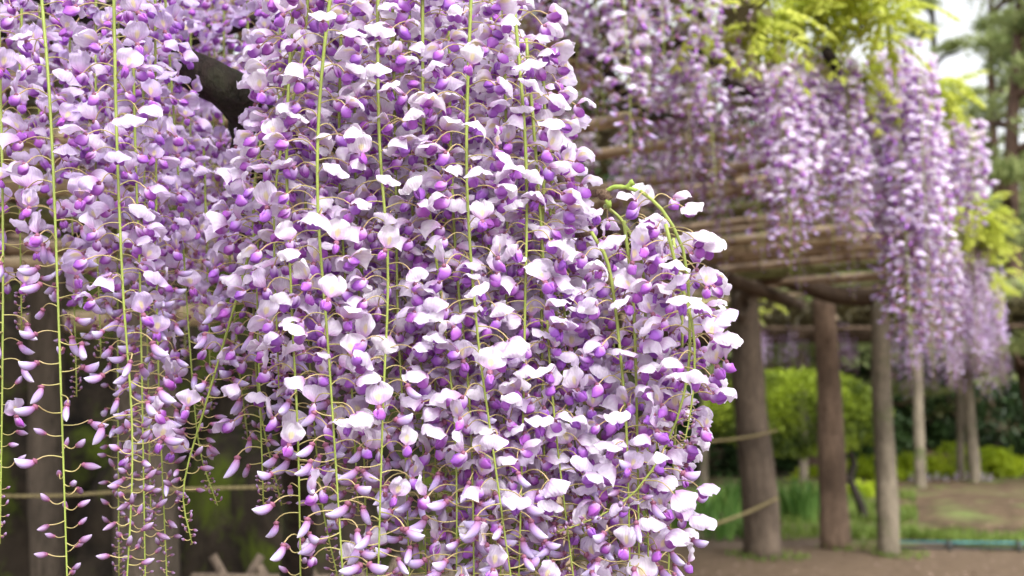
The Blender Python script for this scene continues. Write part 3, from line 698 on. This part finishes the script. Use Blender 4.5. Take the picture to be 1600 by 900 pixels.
# ------------------------------------------------------------------ leaf clumps
def leaf_quad(b, p, d, n, L, W, c):
    """pointed leaf of four faces folded along its midrib"""
    d = d.normalized(); s_ = d.cross(n); s_ = s_.normalized() if s_.length > 1e-6 else Vector((1, 0, 0)); n = s_.cross(d)
    i = len(b.v)
    for q in (p, p + d*L*.45 + s_*W*.5 - n*L*.06, p + d*L, p + d*L*.45 - s_*W*.5 - n*L*.06, p + d*L*.5 + n*L*.03):
        b.v.append(tuple(q)); b.c.append((c, 0, 0, 1))
    for f in ((i, i+1, i+4), (i+1, i+2, i+4), (i+2, i+3, i+4), (i+3, i, i+4)): b.f.append(f); b.m.append(0)
def rvec(r):
    while True:
        v = Vector((r.uniform(-1, 1), r.uniform(-1, 1), r.uniform(-1, 1)))
        if 0.05 < v.length < 1: return v
def pinnate(b, p, d, L, r, nl=6, W=0.020, LL=0.055):
    d = d.normalized(); side = d.cross(Vector((0, 0, 1))).normalized()
    for i in range(nl + 1):
        t = (i + 1) / (nl + 1); q = p + d * L * t + Vector((0, 0, -0.45 * L * t * t)); c = r.uniform(0.1, 1)
        for sg in (-1, 1):
            leaf_quad(b, q, side * sg * 0.8 + d * 0.45 + Vector((0, 0, -0.55)), Vector((0, 0, 1)) + rvec(r) * .3, LL * r.uniform(.8, 1.15), W, c)
    leaf_quad(b, q, d + Vector((0, 0, -.8)), Vector((0, 0, 1)), LL, W, 0.7)
def wfoliage(px, py, Y, wpx, hpx, n, label, seed, scale=1.0):
    r = random.Random(seed); c = at(px, py, Y); k = Y / F_PX; b = MB(); bb = MB()
    rx, rz = wpx * k / 2, hpx * k / 2
    root = empty('wisteria_shoots', c); tag(root, label, 'leafy shoots')
    for i in range(max(3, n // 14)):
        e = rvec(r); tip = Vector((e.x * rx, e.y * rx * .6, e.z * rz)); bb.tube([Vector((e.x*rx*.3, e.y*.1, -rz)), tip*0.6 + Vector((0,0,-rz*.2)), tip], [.005, .0035, .002], 5)
    for i in range(n):
        e = rvec(r); p = Vector((e.x * rx, e.y * rx * .6, e.z * rz + 0.03)); pinnate(b, p, Vector((r.uniform(-1, 1), r.uniform(-1, 1), r.uniform(-.7, .5))), 0.17 * scale * r.uniform(.7, 1.2), r, LL=.05 * scale, W=.02 * scale)
    bb.build('branch', M['vine'], root); b.build('foliage', M['wleaf'], root)
wfoliage(1310, 12, 3.5, 270, 90, 150, 'bright yellow green wisteria foliage crowning the blurred purple curtain', 1)
wfoliage(1185, 50, 3.3, 130, 75, 30, 'thin yellow green shoots above the nearest part of the curtain', 2)
wfoliage(1345, 120, 3.7, 40, 50, 14, 'small tuft of yellow green leaves hanging below the crown foliage', 3)
wfoliage(1462, 150, 4.9, 74, 80, 60, 'yellow green tuft in the curtain against the white sky', 4)
wfoliage(1532, 350, 6.9, 70, 90, 110, 'yellow green foliage at the shoulder of the far lilac clump', 5, 1.1)
wfoliage(1465, 330, 6.3, 60, 40, 40, 'small yellow green tuft between two clumps of the curtain', 6)
wfoliage(1560, 430, 8.0, 40, 60, 20, 'little leafy tuft beside the far clump\'s outer side', 7, 1.1)
wfoliage(1090, 45, 3.2, 60, 60, 8, 'few yellow green leaves over the shaded rows', 8)
wfoliage(1150, 480, 9.5, 200, 40, 30, 'leafy strip seen through the gap under the pergola beam', 9)
# roof growth: tangled shoots and leaves added on the bamboo to block sky, one uncountable mass for each pergola
def roof(name, quads, n, label, seed, leaf=.10):
    r = random.Random(seed); b = MB()
    for i in range(n):
        p = quads(r)
        if p is None: continue
        leaf_quad(b, p, rvec(r), rvec(r) + Vector((0, 0, 1.2)), leaf * r.uniform(.6, 1.4), leaf * .6, r.uniform(0, .6))
    o = b.build(name, M['roofleaf']); tag(o, label, 'foliage', kind='stuff')
def q1(r):
    y = r.uniform(1.15, 8.4); off = r.uniform(0.05, 7.0) ** 1.0; x = edge_x(y) + .25 - off
    if y < 2.6 and x > -0.55: return None
    return Vector((x, y, 2.36 + r.uniform(0, .16) + .12 * mnoise.noise(Vector((x, y, 0)))))
roof('canopy_foliage', q1, 17000, 'tangle of shoots and leaves added on the bamboo roof to shade the nearer pergola', 1)
roof('canopy_foliage', lambda r: Vector((r.uniform(.5, 8.2), r.uniform(13.2, 16.4), 2.46 + r.uniform(0, .2))), 7000, 'tangle of shoots and leaves on top of the distant pergola', 2, .16)
# vines lying on the pergola edge
v2 = empty('wisteria_vine', (0.9, 3.3, 2.2)); tag(v2, 'dark wisteria vine running along the bamboo behind the blurred curtain', 'vine'); vo2 = Vector(v2.location)
vb([at(1010, 20, 3.2), at(1080, 75, 3.25), at(1150, 135, 3.3), at(1200, 160, 3.4), at(1290, 175, 3.9), at(1380, 200, 4.6)], 0.018, 0.012, 'branch', 'vine', 31, v2, vo2)
vb([at(820, 60, 3.0), at(930, 95, 3.1), at(1010, 180, 3.4), at(1100, 170, 3.8)], 0.022, 0.014, 'branch', 'vine', 32, v2, vo2)
vb([(edge_x(3.4)+.35, 3.4, 2.38), (edge_x(5)+.3, 5, 2.36), (edge_x(6.5)+.3, 6.5, 2.34), (edge_x(8)+.2, 8, 2.3)], 0.02, 0.016, 'branch', 'vine', 33, v2, vo2)

# ------------------------------------------------------------------ trees and shrubs
def crown_mesh(name, mat, rx, ry, rz, n, leaf, seed, clumps=14, flat=0.5, hollow=0.0, csz=0.34):
    r = random.Random(seed); b = MB(); cs = []
    for i in range(clumps):
        e = rvec(r).normalized() * r.uniform(0.45, 0.9); cs.append((Vector((e.x*rx, e.y*ry, e.z*rz)), r.uniform(.7, 1.3), r.random()))
    for i in range(n):
        c, s_, cc = r.choice(cs); e = rvec(r); e = e.normalized() * (e.length ** 0.5)
        p = c + Vector((e.x*rx*csz*s_, e.y*ry*csz*s_, e.z*rz*csz*s_*flat*2))
        leaf_quad(b, p, rvec(r), rvec(r) + Vector((0, 0, .8)), leaf * r.uniform(.7, 1.4), leaf * .55, min(1, max(0, cc * .6 + r.uniform(0, .5))))
    return b.mesh(name, [mat])
# clipped round shrub
sh = empty('clipped_shrub', at(1352, 812, 10.7)); so = Vector(sh.location); tag(sh, 'round clipped shrub on a bent black stem behind the log posts', 'shrub')
b = MB(); cc = at(1243, 652, 10.7) - so; r = random.Random(4)
for i in range(11000):
    e = rvec(r).normalized(); rr_ = r.uniform(.80, 1.0) * (1 + .05 * mnoise.noise(e * 3) + .10 * mnoise.noise(e * 11))
    p = cc + Vector((e.x*.93*rr_, e.y*.86*rr_, (e.z*.47 if e.z > 0 else e.z*.42)*rr_ + 0.02))
    leaf_quad(b, p, e + rvec(r)*.9, e + rvec(r)*.7, r.uniform(.035, .07), .032, min(1, max(0, .42 + 1.7*mnoise.noise(p*3.4) + .5*e.z + r.uniform(-.2, .3))))  # bright top and dark underside put into the leaf colour as light and shade
b.build('crown', M['topiary'], sh)
vb([Vector(so), so + Vector((-.05, 0, .18)), so + Vector((-.14, 0, .42)), so + Vector((-.10, .0, .62)), so + Vector((-.3, 0, .95))], .05, .03, 'trunk', 'dark_bark', 40, sh, so, 14)
vb([so + Vector((-.13, 0, .40)), so + Vector((-.3, 0, .55)), so + Vector((-.42, 0, .72)), cc + so + Vector((.1, 0, 0))], .035, .02, 'branch', 'dark_bark', 41, sh, so, 14)
# pines
def pine(px, Yb, H, label, seed, lean=0.0, crown_from=0.25, spread=2.6, mat='pine', n=9, base_z=0.0, bmat='pine_bark', dens=850):
    r = random.Random(seed); x = (px - 800) / F_PX * Yb; o = Vector((x, Yb, base_z)); root = empty('pine_tree', o); tag(root, label, 'tree')
    T = lambda t: Vector((lean * t * H + .25 * math.sin(t * 4 + seed), .15 * math.sin(t * 5), H * t))
    b = MB(); b.tube([T(i / 16) for i in range(17)], [.20 * (1 - .8 * i / 16) for i in range(17)], 10)
    cr = MB()
    for i in range(n):
        t = crown_from + (1 - crown_from) * i / n; a = r.uniform(0, 2*PI) if i % 2 else r.uniform(-2.6, -.6); L = spread * (1.05 - .7 * (t - crown_from)) * r.uniform(.7, 1.1)
        p0 = T(t); dr = Vector((math.cos(a), math.sin(a), 0)); pts = [p0, p0 + dr*L*.35 + Vector((0, 0, .12*L)), p0 + dr*L*.7 + Vector((0, 0, .06*L)), p0 + dr*L + Vector((0, 0, .12*L))]
        b.tube(spline(pts, 8), [.07 * (1 - .1*k) for k in range(8)], 6)
        for c in range(9):
            q = p0 + dr*L*r.uniform(.25, 1.05) + dr.cross(Vector((0,0,1)))*r.uniform(-.5, .5)*L*.5 + Vector((0, 0, .12*L + r.uniform(-.05, .15)))
            w = r.uniform(.45, .8) * spread / 2.6; ccol = r.random()
            for k in range(dens // 7):
                e = rvec(r); p = q + Vector((e.x*w, e.y*w, (e.z*.5+.4)*w*.42))
                leaf_quad(cr, p, Vector((e.x, e.y, .8)) + rvec(r)*.7, rvec(r), r.uniform(.10, .20), .045, min(1, .5*ccol + .5*r.random()))
    b.build('trunk', M[bmat], root); cr.build('crown', M[mat], root)
pine(1632, 14.9, 8.5, 'large pine with tiers of olive needles beside the far pergola', 3, -.02, .20, 1.9, n=16, dens=800)
pine(1590, 20, 10, 'tall pine behind the large tiered one', 8, 0.0, .12, 2.1, n=15, dens=700)
pine(1463, 27, 15, 'slender pine with a thin dark stem against the white sky', 5, 0.01, .45, 1.3, 'pine', 12, bmat='dark_bark', dens=420)
pine(1275, 17.5, 4.6, 'low pine with crooked red branches seen between the log posts', 6, -.04, .25, 2.0, n=11, dens=700)
pine(1400, 23, 7, 'middle sized pine behind the distant lilac racemes', 9, 0, .10, 2.8, n=13)
# dark wood behind: individual evergreen trees
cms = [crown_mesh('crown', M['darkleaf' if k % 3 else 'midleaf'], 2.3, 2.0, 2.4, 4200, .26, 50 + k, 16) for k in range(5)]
tr = random.Random(12)
woods = ['dark evergreen tree in the shadowy wood on the slope']
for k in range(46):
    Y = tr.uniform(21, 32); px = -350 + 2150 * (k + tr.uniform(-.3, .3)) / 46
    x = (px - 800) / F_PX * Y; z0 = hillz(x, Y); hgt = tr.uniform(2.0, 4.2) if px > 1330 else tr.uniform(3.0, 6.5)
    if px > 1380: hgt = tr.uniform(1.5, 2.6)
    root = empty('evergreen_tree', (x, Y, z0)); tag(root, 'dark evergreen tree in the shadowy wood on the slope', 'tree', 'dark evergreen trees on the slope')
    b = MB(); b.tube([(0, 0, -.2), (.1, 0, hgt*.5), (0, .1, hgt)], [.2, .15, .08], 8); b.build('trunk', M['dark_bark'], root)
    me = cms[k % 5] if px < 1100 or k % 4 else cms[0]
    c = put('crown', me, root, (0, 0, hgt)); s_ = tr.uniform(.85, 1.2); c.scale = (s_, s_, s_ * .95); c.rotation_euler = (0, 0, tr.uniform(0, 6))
# dark clipped bushes in front of the wood
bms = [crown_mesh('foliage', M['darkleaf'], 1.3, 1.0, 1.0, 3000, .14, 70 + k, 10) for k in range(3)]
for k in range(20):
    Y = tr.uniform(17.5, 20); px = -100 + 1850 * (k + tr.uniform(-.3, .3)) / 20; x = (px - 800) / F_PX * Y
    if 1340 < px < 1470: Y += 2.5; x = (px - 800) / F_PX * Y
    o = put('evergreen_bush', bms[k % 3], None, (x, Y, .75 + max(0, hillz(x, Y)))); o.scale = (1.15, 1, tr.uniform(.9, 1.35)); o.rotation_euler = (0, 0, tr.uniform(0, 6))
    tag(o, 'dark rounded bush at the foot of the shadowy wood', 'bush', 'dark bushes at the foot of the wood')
# low bright shrubs
for k, (px, py, Y, w, h, lab) in enumerate(((1410, 738, 15.6, 1.7, .48, 'long low yellow green shrub behind the soil mound'), (1530, 728, 16.2, 1.5, .62, 'taller yellow green shrub behind the paired pale posts'), (1368, 778, 12.6, .55, .34, 'small bright shrub at the near end of the soil mound'), (1300, 742, 16.5, 1.2, .4, 'bright low shrub seen past the reddish post'))):
    me = crown_mesh('foliage', M['lowleaf'], w*.5, .5, h*.5, 3800, .075, 90 + k, 12, flat=.6, csz=.42)
    p = at(px, py, Y); root = empty('low_shrub', (p.x, Y, .1)); tag(root, lab, 'shrub')
    put('foliage', me, root, (0, 0, p.z - .1)).scale = (1, 1, 1)
    b = MB()
    for q in range(5): a = q - 2; b.tube([(a*.06, 0, -.1), (a*.14, .02*q, (p.z-.1)*.6), (a*.2, 0, p.z - .1)], [.014, .01, .008], 5)
    b.build('stem', M['dark_bark'], root)
for k in range(12):
    p = at(1395 + k * 14 + fr.uniform(-4, 4), 742 + fr.uniform(-4, 4), 15.0 + fr.uniform(0, .3))
    put_far(p, 'short', .9, 'very small pale lilac raceme under the low yellow green shrub', 'tiny racemes under the low shrub', .62)

# ------------------------------------------------------------------ grass and iris leaves
def blades(name, zones, hmin, hmax, w, mat, label, seed, cat='grass'):
    r = random.Random(seed); b = MB()
    for (px0, px1, Y0, Y1, n) in zones:
        for i in range(n):
            Y = r.uniform(Y0, Y1); x = (r.uniform(px0, px1) - 800) / F_PX * Y
            if mnoise.noise(Vector((x*1.2, Y*1.2, seed))) < -.02: continue
            z = max(0, moundz(x, Y)) if x > 2.6 and Y > 8.5 else -.01
            h = r.uniform(hmin, hmax); a = r.uniform(0, 2*PI); d = Vector((math.cos(a), math.sin(a), 0)); s_ = Vector((-d.y, d.x, 0)) * w * .5; ln = r.uniform(.1, .5) * h
            p = Vector((x, Y, z)); c = r.random(); k = len(b.v)
            for q in (p - s_, p + s_, p + d*ln*.3 + Vector((0,0,h*.6)) + s_*.8, p + d*ln*.3 + Vector((0,0,h*.6)) - s_*.8, p + d*ln + Vector((0,0,h))):
                b.v.append(tuple(q)); b.c.append((c, 0, 0, 1))
            b.f += [(k, k+1, k+2, k+3), (k+3, k+2, k+4)]; b.m += [0, 0]
    o = b.build(name, M[mat], None, False); tag(o, label, cat, kind='stuff'); return o
blades('grass', [(1040, 1300, 8.9, 14.5, 9000), (1300, 1700, 8.45, 9.3, 4500), (1300, 1420, 9, 13, 3500), (700, 1060, 8.7, 14, 5000)], .04, .12, .012, 'grass', 'short green grass beside the path and round the soil mound', 5)
r = random.Random(88); b = MB()
for (cx, cy, n_, rad) in ((1.98, 7.92, 160, .32), (2.78, 8.45, 130, .26), (3.04, 8.0, 120, .22), (5.6, 13.6, 60, .3), (6.9, 14.8, 80, .35)):
    for i in range(n_):
        a = r.uniform(0, 2*PI); q = rad * (.4 + .6 * r.random()); p = Vector((cx + math.cos(a)*q, cy + math.sin(a)*q, max(0, moundz(cx, cy)) if cy > 9 else .01))
        leaf_quad(b, p, Vector((r.uniform(-1, 1), r.uniform(-1, 1), 1.2)), rvec(r), r.uniform(.02, .07), .014, r.random())
tag(b.build('weeds', M['grass'], None, False), 'small weeds sprouting round the feet of the posts', 'weeds', kind='stuff')
irisz = ((1102, 10.2, .42), (1135, 10.6, .45), (1070, 10.0, .38), (1225, 11.0, .46), (1245, 10.6, .42), (1165, 9.3, .26), (1120, 9.2, .24), (1262, 11.5, .42), (1150, 11.6, .45))
for k, (px, Y, h) in enumerate(irisz):
    r = random.Random(400 + k); b = MB()
    for i in range(48):
        a = r.uniform(0, 2*PI); rr_ = r.uniform(0, .22); p = Vector((math.cos(a)*rr_, math.sin(a)*rr_, 0)); d = Vector((math.cos(a), math.sin(a), 0)); s_ = Vector((-d.y, d.x, 0)) * .012
        hh = h * r.uniform(.7, 1.1); c = r.random(); q0 = len(b.v)
        for q in (p - s_, p + s_, p + d*.05 + Vector((0,0,hh*.6)) + s_, p + d*.05 + Vector((0,0,hh*.6)) - s_, p + d*.14 + Vector((0,0,hh))): b.v.append(tuple(q)); b.c.append((c,0,0,1))
        b.f += [(q0, q0+1, q0+2, q0+3), (q0+3, q0+2, q0+4)]; b.m += [0, 0]
    o = b.build('iris_clump', M['iris'], None, False, (((px-800)/F_PX*Y), Y, 0)); tag(o, 'clump of upright iris leaves in the grass behind the log posts', 'plant', 'iris clumps behind the posts')

r = random.Random(77); b = MB()
for i in range(1500):
    x = r.uniform(.8, 8); y = r.uniform(6.0, 8.7) if i % 3 else r.uniform(9, 13)
    z = max(pathz(x, y), 0) + .012 if y < 8.7 else max(0, moundz(x, y)) + .012
    leaf_quad(b, Vector((x, y, z)), Vector((r.uniform(-1, 1), r.uniform(-1, 1), .1)), Vector((0, 0, 1)) + rvec(r) * .5, r.uniform(.012, .045), r.uniform(.01, .025), r.random())
s_ = N('dry_litter'); M['litter'] = s_.principled(s_.mix(s_.attr()[0], (0.08, 0.045, 0.03), (0.42, 0.30, 0.24)), 0.8)
o = b.build('leaf_litter', M['litter'], None, False); tag(o, 'dry leaves and fallen petals scattered on the brown earth', 'litter', kind='stuff')
# ------------------------------------------------------------------ teal edging rail
er = empty('edging_rail', at(1580, 880, 8.0)); eo = Vector(er.location); eo.z = 0; er.location = eo; tag(er, 'low teal pipe rail on dark stakes along the path', 'rail')
A, B = Vector((3.05, 8.52, .055)), Vector((5.1, 8.20, .075))
b = MB(); b.tube([q - eo for q in (A, (A+B)/2, B)], .009, 8); b.build('pipe', M['teal'], er)
b = MB(); b.tube([q - eo + Vector((0, -.005, -.042)) for q in (A, (A+B)/2, B)], .012, 8); b.build('lower_bar', M['iron'], er)
for t in (.02, .27, .53, .82):
    q = A.lerp(B, t) - eo; b = MB(); b.tube([q + Vector((0, -.025, -.1)), q + Vector((0, -.025, .02))], [.018, .016], 8); b.build('stake', M['iron'], er)

# ------------------------------------------------------------------ ropes
def rope(pts, r, label, seed):
    b = MB(); cv = spline(pts, 60); o = cv[0].copy()
    L = sum((cv[i+1]-cv[i]).length for i in range(59))
    for s_ in range(2):
        P = []
        K = int(max(60, min(400, L / (r * 1.1))))
        c2 = spline(pts, K)
        for i, p in enumerate(c2):
            t = (c2[min(i+1, K-1)] - c2[max(i-1, 0)]).normalized(); u = t.cross(Vector((0, 0, 1))).normalized(); w = t.cross(u); a = i * .75 + s_ * PI
            P.append(p - o + (u * math.cos(a) + w * math.sin(a)) * r * .5)
        b.tube(P, r * .62, 5)
    ob = b.build('straw_rope', M['rope'], None, True, o); tag(ob, label, 'rope'); return ob
rope([at(-200, 770, 3.0), at(60, 775, 3.2), at(240, 766, 3.3), at(480, 762, 3.6), at(700, 775, 4.2)], .0055, 'twisted straw rope stretched past the two posts under the lavender racemes', 1)
rope([at(900, 800, 5.5), at(1000, 832, 6.2), at(1090, 826, 7.0), at(1160, 804, 7.6), at(1216, 778, 7.78)], .012, 'sagging straw rope tied low on the thick dark log post', 2)
rope([at(1000, 700, 6.6), at(1110, 690, 7.2), at(1170, 683, 7.7), at(1214, 672, 7.80)], .010, 'straw rope tied halfway up the thick dark log post', 3)

# ------------------------------------------------------------------ rocks
rk = random.Random(31)
rocks = ((330, 640, 5.4, .75), (500, 760, 4.9, .6), (420, 860, 4.1, .42), (150, 800, 5.0, .6), (640, 700, 5.6, .7), (780, 800, 5.2, .5), (900, 720, 6.2, .45), (30, 700, 5.6, .8), (250, 900, 4.2, .4), (620, 860, 4.4, .45), (840, 860, 5.2, .4), (-120, 800, 5, .7), (540, 560, 7.0, .9), (200, 560, 7.0, 1.0), (760, 600, 7.4, .8), (380, 500, 7.6, .9), (20, 520, 7.6, 1.0))
for k, (px, py, Y, s_) in enumerate(rocks):
    b = MB(); P = []
    for i in range(17):
        th = PI * i / 16; row = []
        for j in range(24):
            ph = 2*PI*j/24; e = Vector((math.sin(th)*math.cos(ph), math.sin(th)*math.sin(ph), math.cos(th)))
            f = 1 + .35*mnoise.noise(e*1.3 + Vector((k*5, 0, 0))) + .16*mnoise.noise(e*3.5 + Vector((k*5, 3, 0))) + .06*mnoise.noise(e*9)
            row.append(Vector((e.x*s_*1.05*f, e.y*s_*.8*f, e.z*s_*.8*f)))
        P.append(row)
    b.grid(P, closed=True); p = at(px, py, Y)
    # stacked rockery: each block reaches down to the ground or the block below
    o = b.build('mossy_rock', M['rock'], None, True, (p.x, p.y, p.z)); o.scale.z = max(1.0, min(2.2, p.z / (s_ * .8)))
    o.rotation_euler = (0, 0, rk.uniform(0, 6)); tag(o, 'dark mossy boulder of the shaded rockery under the pergola', 'rock', 'boulders of the shaded rockery')
# bamboo lattice fence
ff = empty('bamboo_fence', at(650, 960, 3.4)); fo = Vector(ff.location); fo.z = 0; ff.location = fo; tag(ff, 'low lattice fence of crossed tan bamboo canes below the big spray', 'fence')
for k in range(9):
    px = 370 + k * 72
    for sg in (-1, 1):
        top = at(px + sg * 38, 868 + (k * 37) % 22, 3.4 + sg * .02); bot = at(px - sg * 150, 1060, 3.4 + sg * .02); bot.z = -.02
        b = MB(); bam_tube(b, bot - fo, top - fo, .015, .3, 700 + k); b.build('cane', M['post'], ff)
b = MB(); bam_tube(b, at(300, 905, 3.37) - fo, at(1010, 905, 3.37) - fo, .022, .3, 777); b.build('rail', M['post'], ff)
# leaning canes behind the crowded lower middle
for k, (x0, y0, x1, y1) in enumerate(((860, 720, 905, 1000), (905, 760, 860, 1000), (880, 830, 1000, 822), (770, 780, 800, 1000))):
    b = MB(); bam_tube(b, at(x0, y0, 3.9), at(x1, y1, 3.9 + .05 * k), .022, .3, 800 + k); o = b.build('bamboo_cane', M['bam_brown'])
    tag(o, 'loose brown bamboo cane standing in the dark gap under the big spray', 'bamboo cane', 'loose canes under the spray')
